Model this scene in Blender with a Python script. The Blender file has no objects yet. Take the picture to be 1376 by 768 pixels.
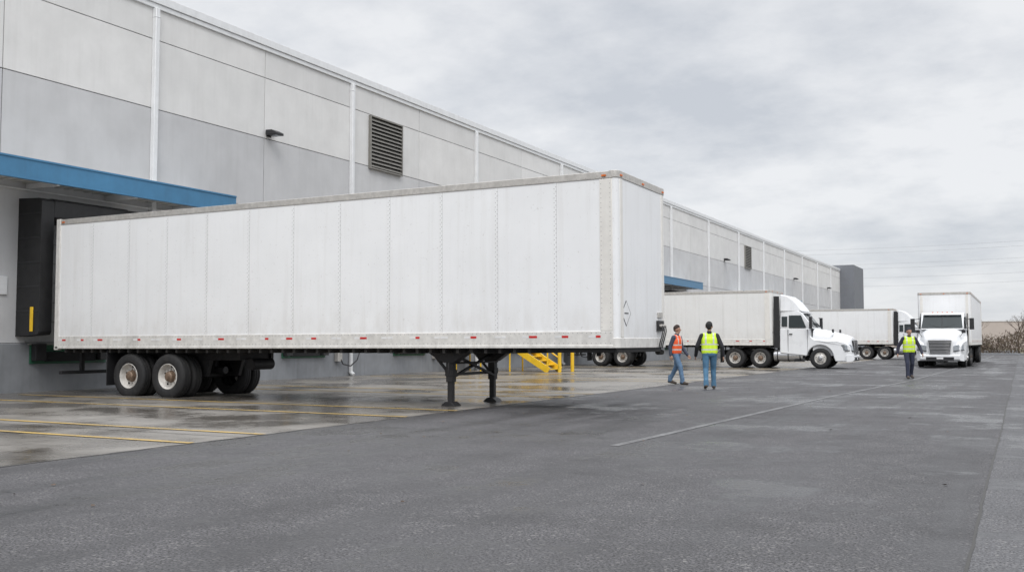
import bpy, bmesh, math, random
import numpy as np
from mathutils import Vector, Matrix
random.seed(7)
S=bpy.context.scene
# ------------------------------------------------------------------ materials
def nodes_of(name):
    m=bpy.data.materials.new(name); m.use_nodes=True
    nt=m.node_tree; b=nt.nodes['Principled BSDF']
    return m,nt,b
def N(nt,t,**k):
    n=nt.nodes.new(t)
    for a,v in k.items():
        if a in n.inputs: n.inputs[a].default_value=v
        else: setattr(n,a,v)
    return n
def ramp(nt,src,p0,p1,c0=(0,0,0,1),c1=(1,1,1,1)):
    r=nt.nodes.new('ShaderNodeValToRGB'); e=r.color_ramp.elements
    e[0].position=p0; e[1].position=p1; e[0].color=c0; e[1].color=c1
    nt.links.new(src,r.inputs[0]); return r.outputs[0]
def mixc(nt,fac,a,b,bt='MIX'):
    m=nt.nodes.new('ShaderNodeMix'); m.data_type='RGBA'; m.blend_type=bt
    for inp,v in ((m.inputs[0],fac),(m.inputs[6],a),(m.inputs[7],b)):
        if isinstance(v,bpy.types.NodeSocket): nt.links.new(v,inp)
        elif isinstance(v,(int,float)): inp.default_value=v
        else: inp.default_value=(v[0],v[1],v[2],1)
    return m.outputs[2]
def noise(nt,vec,scale,detail=4,rough=.5,st=None,off=None):
    if st or off:
        mp=nt.nodes.new('ShaderNodeMapping'); nt.links.new(vec,mp.inputs[0])
        if st: mp.inputs[3].default_value=st
        if off: mp.inputs[1].default_value=off
        vec=mp.outputs[0]
    n=nt.nodes.new('ShaderNodeTexNoise'); n.inputs['Scale'].default_value=scale
    n.inputs['Detail'].default_value=detail; n.inputs['Roughness'].default_value=rough
    nt.links.new(vec,n.inputs['Vector']); return n.outputs['Fac']
def math_(nt,op,a,b=0.0,clamp=False):
    m=nt.nodes.new('ShaderNodeMath'); m.operation=op; m.use_clamp=clamp
    for i,v in enumerate((a,b)):
        if isinstance(v,bpy.types.NodeSocket): nt.links.new(v,m.inputs[i])
        else: m.inputs[i].default_value=v
    return m.outputs[0]
def bump(nt,b,h,strength,dist=.01):
    n=nt.nodes.new('ShaderNodeBump'); n.inputs['Strength'].default_value=strength
    n.inputs['Distance'].default_value=dist
    nt.links.new(h,n.inputs['Height']); nt.links.new(n.outputs[0],b.inputs['Normal'])
def mat(name,col,rough=.5,metal=0,var=.12,scale=3,bs=0,bscale=60,streak=0,spec=None,dirt=(.16,.14,.12)):
    m,nt,b=nodes_of(name)
    tc=nt.nodes.new('ShaderNodeTexCoord').outputs['Object']
    n=noise(nt,tc,scale,5,.6)
    dark=tuple(c*(1-var) for c in col); light=tuple(min(1,c*(1+var)) for c in col)
    c=mixc(nt,ramp(nt,n,.3,.7),dark,light)
    if streak:
        s=noise(nt,tc,2.2,4,.6,st=(3,3,.18))
        s2=noise(nt,tc,.7,3,.6,off=(3,7,1))
        f=math_(nt,'MULTIPLY',math_(nt,'MULTIPLY',ramp(nt,s,.45,.8),ramp(nt,s2,.3,.8)),streak)
        c=mixc(nt,f,c,dirt)
    nt.links.new(c,b.inputs['Base Color'])
    rr=nt.nodes.new('ShaderNodeMapRange'); nt.links.new(n,rr.inputs[0])
    rr.inputs[3].default_value=max(.03,rough-.08); rr.inputs[4].default_value=min(1,rough+.1)
    nt.links.new(rr.outputs[0],b.inputs['Roughness'])
    b.inputs['Metallic'].default_value=metal
    if spec is not None: b.inputs['Specular IOR Level'].default_value=spec
    if bs: bump(nt,b,noise(nt,tc,bscale,4,.6),bs)
    return m
def trailer_paint(name,col,z0=1.1,dirtiness=1.0):
    m,nt,b=nodes_of(name)
    tc=nt.nodes.new('ShaderNodeTexCoord').outputs['Object']
    n=noise(nt,tc,1.1,5,.6)
    c=mixc(nt,ramp(nt,n,.3,.75),tuple(x*.94 for x in col),col)
    s=noise(nt,tc,3.0,5,.65,st=(2.5,2.5,.12))
    c=mixc(nt,math_(nt,'MULTIPLY',ramp(nt,s,.50,.84),.22*dirtiness),c,(.46,.43,.39))
    spots=noise(nt,tc,22,3,.5)
    c=mixc(nt,math_(nt,'MULTIPLY',ramp(nt,spots,.66,.74),.22*dirtiness),c,(.25,.21,.18))
    sx=nt.nodes.new('ShaderNodeSeparateXYZ'); nt.links.new(tc,sx.inputs[0])
    mr=nt.nodes.new('ShaderNodeMapRange'); nt.links.new(sx.outputs[2],mr.inputs[0])
    mr.inputs[1].default_value=z0; mr.inputs[2].default_value=z0+.7; mr.inputs[3].default_value=1; mr.inputs[4].default_value=0
    g=noise(nt,tc,4,5,.7,st=(1,1,.35))
    f=math_(nt,'MULTIPLY',math_(nt,'MULTIPLY',mr.outputs[0],ramp(nt,g,.38,.75)),.34*dirtiness)
    c=mixc(nt,f,c,(.40,.35,.29))
    nt.links.new(c,b.inputs['Base Color'])
    b.inputs['Roughness'].default_value=.38
    w=noise(nt,tc,1.3,2,.4); bump(nt,b,w,.3,.025)
    return m
M={}
M['white']=trailer_paint('trailer_white_paint',(.85,.857,.865),1.35)
M['white2']=trailer_paint('trailer_white_aged',(.78,.78,.77),1.3,1.2)
M['post']=mat('corner_post_paint',(.76,.74,.70),.4,0,.05,6,streak=.22)
M['alu']=mat('weathered_aluminium',(.52,.50,.47),.42,.3,.15,12,streak=.4)
M['railw']=mat('rail_dirty_white',(.69,.675,.645),.45,.05,.12,9,streak=.6)
M['rivet']=mat('rivet_metal',(.38,.375,.37),.4,.3)
M['steel']=mat('chassis_black_steel',(.018,.018,.02),.55,0,.3,8,bs=.2,streak=.4,dirt=(.08,.06,.05))
M['under']=mat('trailer_underside',(.035,.033,.032),.8,0,.3,6)
M['tire']=mat('tyre_rubber',(.018,.018,.019),.75,0,.3,14,bs=.3,streak=.5,dirt=(.07,.065,.06))
M['rim']=mat('wheel_white_rim',(.62,.60,.57),.45,0,.2,10,streak=.6)
M['hub']=mat('hub_brown_grease',(.20,.14,.10),.5,.3,.3,20)
M['red']=mat('reflector_red',(.55,.02,.02),.3)
M['amber']=mat('marker_amber',(.7,.16,.02),.3)
M['tapew']=mat('reflector_white',(.75,.75,.75),.35)
M['cab']=mat('cab_white_paint',(.76,.77,.785),.28,0,.05,2,streak=.2)
M['glass']=mat('dark_glass',(.02,.028,.03),.06,0,.1,2)
M['black']=mat('black_plastic',(.02,.02,.022),.45,0,.2,9)
M['chrome']=mat('chrome_metal',(.6,.6,.61),.2,.9,.1,5)
M['lamp']=mat('headlight_lens',(.30,.32,.34),.1,.3,.2,9)
M['wallA']=mat('precast_panel_light',(.68,.678,.67),.85,0,.06,.9,bs=.12,bscale=35,streak=.24,dirt=(.40,.39,.37))
M['wallB']=mat('precast_panel_grey',(.535,.537,.545),.85,0,.07,.9,bs=.12,bscale=35,streak=.24,dirt=(.32,.32,.31))
M['base']=mat('plinth_grey_concrete',(.235,.245,.26),.8,0,.14,1.5,bs=.2,bscale=30,streak=.5,dirt=(.1,.1,.1))
M['joint']=mat('joint_sealant',(.22,.22,.22),.9)
M['trim']=mat('white_trim_metal',(.76,.77,.78),.4,.1,.05,4,streak=.2)
M['louver']=mat('louvre_metal',(.24,.23,.21),.5,.3,.1,5)
M['dark']=mat('dark_recess',(.015,.015,.016),.9)
M['blue']=mat('canopy_blue',(.055,.19,.34),.4,.1,.08,3,streak=.25,dirt=(.05,.09,.14))
M['soffit']=mat('canopy_soffit',(.62,.62,.60),.5,.05,.08,4)
M['shelter']=mat('dock_shelter_vinyl',(.014,.014,.015),.6,0,.4,5,bs=.6,bscale=5,streak=.5,dirt=(.05,.05,.05))
M['door']=mat('dock_door_panel',(.55,.56,.56),.5,0,.06,3,streak=.25)
M['green']=mat('dock_leveller_green',(.02,.10,.055),.5,0,.25,6,streak=.6,dirt=(.04,.04,.04))
M['yellow']=mat('safety_yellow',(.80,.50,.02),.45,0,.1,6,streak=.3)
M['pier']=mat('dark_grey_cladding',(.17,.18,.20),.7,0,.06,1,streak=.1)
M['roof']=mat('roof_membrane',(.5,.5,.49),.9)
M['wood']=mat('pole_wood',(.10,.075,.055),.9,0,.2,6,bs=.3)
M['bark']=mat('bark',(.13,.10,.08),.9,0,.25,9,bs=.4)
M['wire']=mat('wire_grey',(.26,.26,.27),.6)
M['tan']=mat('tan_cladding',(.50,.44,.40),.8,0,.06,.5,streak=.1)
M['shrub']=mat('winter_shrub_twigs',(.11,.08,.06),.9,0,.5,2.5)
M['grassm']=mat('dry_grass',(.15,.125,.085),.9,0,.4,2.5)
M['pine']=mat('evergreen_mass',(.06,.062,.045),.9,0,.5,1.5)

# ---- ground materials
def asphalt(name,base,wetlo,seedoff,wetamt=1.0):
    m,nt,b=nodes_of(name)
    g=nt.nodes.new('ShaderNodeNewGeometry').outputs['Position']
    fine=noise(nt,g,60,2,.75); mid=noise(nt,g,15,2,.75); big=noise(nt,g,.30,4,.62,off=seedoff)
    pat=noise(nt,g,1.3,5,.7)
    vo=N(nt,'ShaderNodeTexVoronoi',Scale=58.0); nt.links.new(g,vo.inputs['Vector'])
    c=mixc(nt,ramp(nt,fine,.40,.60),tuple(x*.22 for x in base),tuple(x*2.1 for x in base))
    c=mixc(nt,math_(nt,'MULTIPLY',ramp(nt,vo.outputs['Color'],.80,.88),.6),c,(.27,.26,.25))
    c=mixc(nt,math_(nt,'MULTIPLY',ramp(nt,mid,.45,.68),.4),c,tuple(x*1.7 for x in base))
    c=mixc(nt,math_(nt,'MULTIPLY',ramp(nt,pat,.44,.66),.5),c,tuple(x*.45 for x in base))
    tr=noise(nt,g,1.0,4,.6,st=(1.5,.05,1),off=seedoff)
    c=mixc(nt,math_(nt,'MULTIPLY',ramp(nt,tr,.48,.66),.5),c,tuple(x*.4 for x in base))
    w1=ramp(nt,math_(nt,'ADD',math_(nt,'MULTIPLY',big,.5),math_(nt,'MULTIPLY',tr,.5)),.46,.57)
    w2=ramp(nt,math_(nt,'ADD',math_(nt,'MULTIPLY',pat,.5),math_(nt,'MULTIPLY',big,.5)),.51,.58)
    wet=math_(nt,'MULTIPLY',math_(nt,'ADD',math_(nt,'MULTIPLY',w1,.6),math_(nt,'MULTIPLY',w2,.6),True),wetamt)
    c=mixc(nt,wet,c,mixc(nt,.66,c,(base[0]*.2,base[1]*.2,base[2]*.22)))
    nt.links.new(c,b.inputs['Base Color'])
    rr=nt.nodes.new('ShaderNodeMapRange'); nt.links.new(wet,rr.inputs[0])
    rr.inputs[3].default_value=.78; rr.inputs[4].default_value=wetlo
    nt.links.new(rr.outputs[0],b.inputs['Roughness'])
    h=math_(nt,'ADD',math_(nt,'MULTIPLY',fine,.8),math_(nt,'ADD',mid,math_(nt,'MULTIPLY',vo.outputs['Distance'],.9)))
    bn=nt.nodes.new('ShaderNodeBump'); bn.inputs['Distance'].default_value=.013
    nt.links.new(math_(nt,'SUBTRACT',.75,math_(nt,'MULTIPLY',wet,.45)),bn.inputs['Strength'])
    nt.links.new(h,bn.inputs['Height']); nt.links.new(bn.outputs[0],b.inputs['Normal'])
    return m
M['asphalt']=asphalt('asphalt_damp',(.064,.062,.065),.24,(3,1,0))
M['asphalt2']=asphalt('asphalt_older',(.082,.081,.085),.20,(13,4,0),.9)
def concrete():
    m,nt,b=nodes_of('apron_concrete_wet')
    g=nt.nodes.new('ShaderNodeNewGeometry').outputs['Position']
    fine=noise(nt,g,70,2,.7); med=noise(nt,g,3.5,6,.7); big=noise(nt,g,.42,4,.55,off=(5,2.6,0))
    c=mixc(nt,ramp(nt,med,.3,.72),(.15,.137,.12),(.28,.262,.238))
    c=mixc(nt,math_(nt,'MULTIPLY',ramp(nt,fine,.4,.7),.3),c,(.32,.30,.28))
    st=noise(nt,g,.8,5,.7,st=(.25,1.6,1))
    c=mixc(nt,math_(nt,'MULTIPLY',ramp(nt,st,.46,.66),.6),c,(.08,.07,.056))
    wet=ramp(nt,math_(nt,'ADD',big,math_(nt,'MULTIPLY',med,.30)),.56,.72)
    c=mixc(nt,wet,c,mixc(nt,.62,c,(.05,.042,.034)))
    nt.links.new(c,b.inputs['Base Color'])
    rr=nt.nodes.new('ShaderNodeMapRange'); nt.links.new(wet,rr.inputs[0])
    rr.inputs[3].default_value=.42; rr.inputs[4].default_value=.17
    nt.links.new(rr.outputs[0],b.inputs['Roughness'])
    bn=nt.nodes.new('ShaderNodeBump'); bn.inputs['Distance'].default_value=.006
    nt.links.new(math_(nt,'SUBTRACT',.45,math_(nt,'MULTIPLY',wet,.36)),bn.inputs['Strength'])
    nt.links.new(fine,bn.inputs['Height']); nt.links.new(bn.outputs[0],b.inputs['Normal'])
    return m
M['apron']=concrete()
def worn(name,col,under,lo=.42,hi=.6):
    m,nt,b=nodes_of(name)
    g=nt.nodes.new('ShaderNodeNewGeometry').outputs['Position']
    n=noise(nt,g,14,6,.8); n2=noise(nt,g,1.2,4,.6)
    f=ramp(nt,math_(nt,'ADD',math_(nt,'MULTIPLY',n,.6),math_(nt,'MULTIPLY',n2,.4)),lo,hi)
    nt.links.new(mixc(nt,f,under,col),b.inputs['Base Color']); b.inputs['Roughness'].default_value=.5
    return m
M['yline']=worn('faded_yellow_paint',(.54,.36,.09),(.19,.155,.11),.37,.55)
M['wline']=worn('faded_white_paint',(.21,.21,.21),(.07,.069,.072),.44,.62)
M['seam']=mat('tar_joint',(.04,.038,.035),.6)
M['ground']=mat('dirt_ground',(.13,.115,.075),.95,0,.3,.2,bs=.3,bscale=4)

# ------------------------------------------------------------------ mesh builder
class B:
    def __init__(s): s.v=[];s.f=[];s.mi=[];s.mats=[]
    def mt(s,m):
        m=M[m] if isinstance(m,str) else m
        if m not in s.mats: s.mats.append(m)
        return s.mats.index(m)
    def add(s,vs,fs,m):
        o=len(s.v); k=s.mt(m); s.v+= [tuple(v) for v in vs]
        for f in fs: s.f.append([i+o for i in f]); s.mi.append(k)
    def box(s,x0,x1,y0,y1,z0,z1,m,rot=None):
        vs=[(x,y,z) for x in(x0,x1) for y in(y0,y1) for z in(z0,z1)]
        s.add(vs,[(0,1,3,2),(4,6,7,5),(0,4,5,1),(2,3,7,6),(0,2,6,4),(1,5,7,3)],m)
    def obox(s,p0,p1,w,h,m):
        p0=Vector(p0);p1=Vector(p1);d=(p1-p0).normalized()
        up=Vector((0,0,1)) if abs(d.z)<.95 else Vector((1,0,0))
        a=d.cross(up).normalized()*w/2; c=a.cross(d).normalized()*h/2
        vs=[p+i*a+j*c for p in(p0,p1) for i,j in((-1,-1),(1,-1),(1,1),(-1,1))]
        s.add(vs,[(0,1,2,3),(7,6,5,4),(0,4,5,1),(1,5,6,2),(2,6,7,3),(3,7,4,0)],m)
    def cyl(s,p0,p1,r,m,r1=None,seg=12,caps=True):
        p0=Vector(p0);p1=Vector(p1);r1=r if r1 is None else r1
        d=(p1-p0).normalized(); up=Vector((0,0,1)) if abs(d.z)<.9 else Vector((1,0,0))
        a=d.cross(up).normalized(); c=a.cross(d)
        vs=[]
        for p,rr in((p0,r),(p1,r1)):
            for i in range(seg):
                t=2*math.pi*i/seg; vs.append(p+a*math.cos(t)*rr+c*math.sin(t)*rr)
        fs=[(i,(i+1)%seg,seg+(i+1)%seg,seg+i) for i in range(seg)]
        if caps: fs+=[tuple(range(seg))[::-1],tuple(range(seg,2*seg))]
        s.add(vs,fs,m)
    def tube(s,pts,r,m,seg=6):
        for a,b in zip(pts[:-1],pts[1:]): s.cyl(a,b,r,m,seg=seg)
    def loft(s,rings,m):
        n=len(rings[0]); vs=[p for r in rings for p in r]; fs=[]
        for j in range(len(rings)-1):
            for i in range(n): fs.append((j*n+i,j*n+(i+1)%n,(j+1)*n+(i+1)%n,(j+1)*n+i))
        fs+=[tuple(range(n)),tuple(range((len(rings)-1)*n,len(rings)*n))[::-1]]
        s.add(vs,fs,m)
    def prism(s,prof,m,w=None,y0=-1,y1=1):
        n=len(prof); vs=[]
        for sg in(-1,1):
            for x,z in prof:
                y=(w(x,z)*sg) if w else (y0 if sg<0 else y1)
                vs.append((x,y,z))
        fs=[tuple(range(n)),tuple(range(2*n-1,n-1,-1))]
        fs+=[(i,(i+1)%n,n+(i+1)%n,n+i) for i in range(n)]
        s.add(vs,fs,m)
    def prismz(s,prof,z0,z1,m):
        n=len(prof); vs=[(x,y,z0) for x,y in prof]+[(x,y,z1) for x,y in prof]
        s.add(vs,[tuple(range(n)),tuple(range(2*n-1,n-1,-1))]+[(i,(i+1)%n,n+(i+1)%n,n+i) for i in range(n)],m)
    def revy(s,c,prof,m,sg=1,seg=32):
        vs=[];fs=[];k=len(prof)
        for r,a in prof:
            for i in range(seg):
                t=2*math.pi*i/seg
                vs.append((c[0]+r*math.cos(t),c[1]+sg*a,c[2]+r*math.sin(t)))
        for j in range(k-1):
            for i in range(seg):
                fs.append((j*seg+i,j*seg+(i+1)%seg,(j+1)*seg+(i+1)%seg,(j+1)*seg+i))
        s.add(vs,fs,m)
    def rivet(s,p,n,r):
        p=Vector(p);n=Vector(n); up=Vector((0,0,1)) if abs(n.z)<.9 else Vector((1,0,0))
        a=n.cross(up)*r; c=up*r
        s.add([p+a,p+c,p-a,p-c,p+n*r*.6],[(0,1,4),(1,2,4),(2,3,4),(3,0,4)],'rivet')
    def obj(s,name,parent=None,bevel=0,smooth=True,loc=None,seg=2,ang=35,wn=False):
        me=bpy.data.meshes.new(name); me.from_pydata(s.v,[],s.f)
        for m in s.mats: me.materials.append(m)
        me.polygons.foreach_set('material_index',s.mi)
        bm=bmesh.new(); bm.from_mesh(me); bmesh.ops.recalc_face_normals(bm,faces=bm.faces); bm.to_mesh(me); bm.free()
        if smooth:
            me.polygons.foreach_set('use_smooth',[True]*len(me.polygons))
            if not wn: me.set_sharp_from_angle(angle=math.radians(ang))
        o=bpy.data.objects.new(name,me); S.collection.objects.link(o)
        if parent: o.parent=parent
        if loc: o.location=loc
        if bevel:
            bv=o.modifiers.new('bevel','BEVEL'); bv.width=bevel; bv.segments=seg; bv.limit_method='ANGLE'; bv.angle_limit=math.radians(30)
        if wn:
            w_=o.modifiers.new('weighted_normal','WEIGHTED_NORMAL'); w_.weight=90
        return o
def empty(name,loc=(0,0,0),rot=(0,0,0)):
    e=bpy.data.objects.new(name,None); S.collection.objects.link(e); e.location=loc; e.rotation_euler=rot; e.empty_display_size=.3; return e

# ------------------------------------------------------------------ wheels
def wheel(b,x,y,sg,r=.51,kind='dual',rim='rim',seg=36):
    k=r/.51; c=(x,y,r)
    tp=[(.285,-.03),(.31,-.005),(.36,.005),(.43,.004),(.475,-.012),(.50,-.035),(.51,-.06),(.51,-.085),(.50,-.09),(.50,-.105),(.51,-.11),(.51,-.17),(.50,-.175),(.50,-.19),(.51,-.195),(.51,-.22),(.50,-.245),(.475,-.268),(.43,-.285),(.30,-.275),(.285,-.25)]
    tp=[(a*k,d) for a,d in tp]
    b.revy(c,tp,'tire',sg,seg)
    if kind=='dual':
        b.revy(c,[(a,d-.33) for a,d in tp],'tire',sg,seg)
        b.revy(c,[(.292*k,-.02),(.28*k,-.012),(.268*k,-.03),(.262*k,-.12),(.245*k,-.15),(.20*k,-.155),(.15*k,-.135),(.14*k,-.13)],rim,sg,seg)
        b.revy(c,[(.14*k,-.13),(.115*k,-.125),(.11*k,-.04),(.09*k,-.02),(.07*k,-.015),(.065*k,.0),(0,.005)],'hub',sg,20)
        hr,ha,lr,la=.215*k,-.150,.165*k,-.135
    else:
        b.revy(c,[(.292*k,-.02),(.28*k,-.008),(.268*k,-.03),(.258*k,-.05),(.22*k,-.03),(.17*k,.015),(.12*k,.03),(.115*k,.03)],rim,sg,seg)
        b.revy(c,[(.115*k,.03),(.10*k,.035),(.095*k,.07),(.08*k,.085),(0,.09)],'chrome',sg,20)
        hr,ha,lr,la=.20*k,-.004,.145*k,.025
    for i in range(10):
        t=2*math.pi*(i+.5)/10
        if i%2==0:
            p=(x+hr*math.cos(t),y+sg*(ha-.002),r+hr*math.sin(t)); b.cyl(p,(p[0],y+sg*(ha+.008),p[2]),.024*k,'dark',seg=8)
        p=(x+lr*math.cos(t),y+sg*la,r+lr*math.sin(t)); b.cyl((p[0],y+sg*(la-.01),p[2]),(p[0],y+sg*(la+.03),p[2]),.013*k,'rivet',seg=6)

# ------------------------------------------------------------------ box trailer (local x forward, front face at x=0)
def make_trailer(parent,L,W,zb,zt,ax,hd=False,paint='white',gear=None,x0=0,wr=.51,gear_down=True):
    hw=W/2
    def fp(xf,h,rc,xr):
        p=[(xr,-h)]
        for i in range(7):
            t=-math.pi/2+math.pi/2*i/6; p.append((xf-rc+rc*math.cos(t),-h+rc+rc*math.sin(t)))
        for i in range(7):
            t=math.pi/2*i/6; p.append((xf-rc+rc*math.cos(t),h-rc+rc*math.sin(t)))
        p.append((xr,h)); return p
    b=B(); b.prismz(fp(x0,hw,.09,x0-L),zb+.03,zt-.03,paint)
    body=b.obj('cargo_box',parent,.012)
    b=B(); rail=.28
    for sg in(-1,1):
        ya,yb=sorted((sg*(hw-.03),sg*(hw+.018)))
        b.box(x0-L,x0-.10,ya,yb,zb,zb+rail,'railw')
        yl,yh=sorted((sg*(hw-.05),sg*(hw+.03))); b.box(x0-L,x0-.10,yl,yh,zb-.02,zb+.035,'railw')
        ya,yb=sorted((sg*(hw-.05),sg*(hw+.014)))
        b.box(x0-L,x0-.10,ya,yb,zt-.13,zt+.0,'alu')
        ya,yb=sorted((sg*(hw-.02),sg*(hw+.012)))
        b.box(x0-.34,x0-.10,ya,yb,zb+rail+.004,zt-.134,'post')
        ya,yb=sorted((sg*(hw-.09),sg*(hw+.03)))
        b.box(x0-L-.03,x0-L+.10,ya,yb,zb-.05,zt+.01,'railw')
    b.prismz(fp(x0+.012,hw+.012,.10,x0-.16),zt-.12,zt+.012,'alu')
    b.prismz(fp(x0+.012,hw+.012,.10,x0-.16),zb-.02,zb+.16,'railw')
    for sg in(-1,1):
        y0_,y1_=sorted((sg*(hw-.105),sg*(hw-.235)))
        b.box(x0-.05,x0+.010,y0_,y1_,zb+.165,zt-.125,'post')
    b.box(x0-L,x0-.17,-hw+.055,hw-.055,zt-.04,zt+.006,'roof')
    b.box(x0-L-.02,x0-L+.1,-hw+.1,hw-.1,zt-.12,zt+.008,'railw')
    b.obj('rails_and_posts',parent,.008)
    b=B(); b.box(x0-L-.028,x0-L-.002,-hw+.1,hw-.1,zb+.05,zt-.13,paint)
    for y in(-.9,-.35,.35,.9): b.cyl((x0-L-.05,y,zb-.02),(x0-L-.05,y,zt-.1),.017,'alu',seg=8)
    b.box(x0-L-.034,x0-L-.029,-.012,.012,zb+.05,zt-.13,'dark')
    b.obj('rear_doors',parent,.005)
    b=B(); b.box(x0-L+.02,x0-.12,-hw+.06,hw-.06,zb-.012,zb+.024,'under')
    x=x0-L+.3
    while x<x0-1.5: b.box(x-.03,x+.03,-hw+.035,hw-.035,zb-.115,zb-.015,'under'); x+=.305
    b.box(x0-1.45,x0-.08,-hw+.10,hw-.10,zb-.10,zb-.014,'steel')
    b.cyl((x0-.91,0,zb-.18),(x0-.91,0,zb-.1),.045,'steel')
    a0,a1=max(ax),min(ax)
    for y in(-.52,.52): b.box(a1-1.0,a0+1.5,y-.045,y+.045,zb-.29,zb-.117,'steel')
    for xx in (a1-.9,a1-.3,(a0+a1)/2,a0+.5,a0+1.4): b.box(xx-.05,xx+.05,-.47,.47,zb-.27,zb-.13,'steel')
    for xx in ax:
        b.cyl((xx,-hw+.3,wr),(xx,hw-.3,wr),.065,'steel')
        for y in(-.52,.52):
            b.prism([(xx+.16,zb-.28),(xx+.62,zb-.28),(xx+.50,wr-.02),(xx+.38,wr-.02)],'steel',y0=y-.05,y1=y+.05)
            b.obox((xx+.44,y,wr+.03),(xx-.2,y,wr+.0),.09,.1,'steel')
            b.cyl((xx-.28,y,wr+.02),(xx-.28,y,zb-.29),.11,'black',seg=14)
        b.cyl((xx+.25,0,wr+.12),(xx+.55,.0,wr+.12),.09,'steel')
    b.cyl((a0+1.6,-.35,zb-.38),(a0+1.6,.35,zb-.38),.13,'steel',seg=16)
    b.box(x0-L-.02,x0-L+.08,-hw+.12,hw-.12,.52,.60,'steel')
    for y in(-.55,.55): b.box(x0-L-.01,x0-L+.07,y-.05,y+.05,.60,zb-.06,'steel')
    for sg in(-1,1):
        y0_,y1_=sorted((sg*(hw-.66),sg*(hw-.04))); b.box(a1-.74,a1-.72,y0_,y1_,.28,zb-.05,'black')
    b.obj('chassis',parent,.006)
    b=B()
    for xx in ax:
        for sg in(-1,1): wheel(b,xx,sg*(hw-.02),sg,wr,seg=40 if hd else 24)
    b.obj('wheels',parent)
    if gear is not None:
        b=B(); g=gear; foot=.0 if gear_down else .35
        for sg in(-1,1):
            y=sg*(hw-.44)
            b.box(g-.075,g+.075,y-.07,y+.07,.48 if gear_down else .6,zb-.02,'steel')
            b.box(g-.055,g+.055,y-.05,y+.05,foot+.06,.60,'steel')
            b.prism([(g-.17,foot+.0),(g+.17,foot+.0),(g+.13,foot+.05),(g+.06,foot+.10),(g-.06,foot+.10),(g-.13,foot+.05)],'steel',y0=y-.13,y1=y+.13)
            b.prism([(g-.55,zb-.018),(g+.50,zb-.018),(g+.40,zb-.12),(g+.12,zb-.30),(g-.14,zb-.30),(g-.45,zb-.12)],'steel',y0=y-.10,y1=y+.10)
            b.obox((g-.46,y+sg*-.02,zb-.08),(g,y+sg*-.02,.58),.045,.05,'steel')
            b.box(g-.09,g+.09,y-.085,y+.085,.60,.72,'steel')
        yy=hw-.44
        b.obox((g,-yy,.55),(g,yy,zb-.14),.05,.05,'steel'); b.obox((g+.055,yy,.55),(g+.055,-yy,zb-.14),.05,.05,'steel')
        b.box(g-.04,g+.04,-yy+.08,yy-.08,.60,.655,'steel')
        b.cyl((g+.12,-yy-.02,.85),(g+.12,yy,.85),.02,'steel',seg=8)
        b.cyl((g+.12,-yy-.30,.85),(g+.12,-yy-.02,.85),.014,'steel',seg=8); b.cyl((g+.12,-yy-.30,.85),(g+.12,-yy-.30,.60),.014,'steel',seg=8)
        b.obj('landing_gear',parent,.006)
    b=B(); npan=max(3,round(L/1.22)); pw=L/npan
    for sg in(-1,1):
        y=sg*(hw+.0)
        for i in range(1,npan):
            x=x0-i*pw
            ya,yb=sorted((y,y+sg*.0035)); b.box(x-.028,x+.028,ya,yb,zb+rail+.003,zt-.133,paint)
            yo=y+sg*.0036
            b.box(x+.028,x+.0315,min(y,y+sg*.002),max(y,y+sg*.002),zb+rail+.003,zt-.133,'rivet')
            if hd:
                z=zb+rail+.05
                while z<zt-.17:
                    b.rivet((x-.017,yo,z),(0,sg,0),.0105); b.rivet((x+.017,yo,z+.035),(0,sg,0),.0105); z+=.085
        if hd:
            xx=x0-.15
            while xx>x0-L+.12:
                for zz in(zb+.25,zb+.07): b.rivet((xx,y+sg*.0185,zz),(0,sg,0),.012)
                b.rivet((xx,y+sg*.0145,zt-.10),(0,sg,0),.010); xx-=.09
            z=zb+.35
            while z<zt-.2:
                for xo in(-.31,-.14): b.rivet((x0+xo,y+sg*.0125,z),(0,sg,0),.010)
                z+=.085
        n=int(L/.61)
        for i in range(n):
            xx=x0-.35-i*(L-.7)/(n-1)
            w=.075+.03*((i*7)%3)
            ya,yb=sorted((y+sg*.017,y+sg*.021))
            b.box(xx-w,xx+w*.2,ya,yb,zb+.165,zb+.205,'red' if i%2==0 or i%5==1 else 'tapew')
            b.box(xx-w-.14,xx-w-.02,ya,yb,zb+.165,zb+.205,'tapew')
        for xx in(x0-.25,x0-L+.2):
            ya,yb=sorted((y+sg*.012,y+sg*.035)); b.box(xx-.04,xx+.04,ya,yb,zt-.09,zt-.06,'amber')
    for y in(-hw+.15,0,hw-.15): b.box(x0+.01,x0+.03,y-.04,y+.04,zt-.085,zt-.055,'amber')
    b.obj('panel_seams_rivets_and_markers',parent,smooth=False)
    b=B()
    zc=zb+.58; yc=hw-2.22
    d=.235
    for rr,mm,o in((d,'black',.004),(d-.022,paint,.007)):
        b.add([(x0+o,yc,zc+rr+.02),(x0+o,yc+rr,zc+.02),(x0+o,yc,zc-rr+.02),(x0+o,yc-rr,zc+.02)],[(0,1,2,3)],mm)
    b.box(x0+.008,x0+.012,yc-.10,yc+.10,zc+.01,zc+.03,'black')
    yg=hw-.42
    b.box(x0+.001,x0+.05,yg-.16,yg+.16,zb+.30,zb+.50,'steel')
    b.box(x0+.001,x0+.03,yg-.10,yg+.14,zb+.56,zb+.66,'alu')
    for k,dy in enumerate((-.1,0,.1)):
        b.cyl((x0+.05,yg+dy,zb+.40),(x0+.10,yg+dy,zb+.40),.03,'alu',seg=10)
        b.tube([(x0+.10,yg+dy,zb+.40),(x0+.12,yg+dy-.02,zb+.30),(x0+.10,yg+dy-.05,zb+.18),(x0+.06,yg+dy-.04,zb+.06),(x0+.03,yg+dy,zb-.03)],.012,'black',8)
    b.obj('front_wall_fittings',parent,.003)

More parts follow.
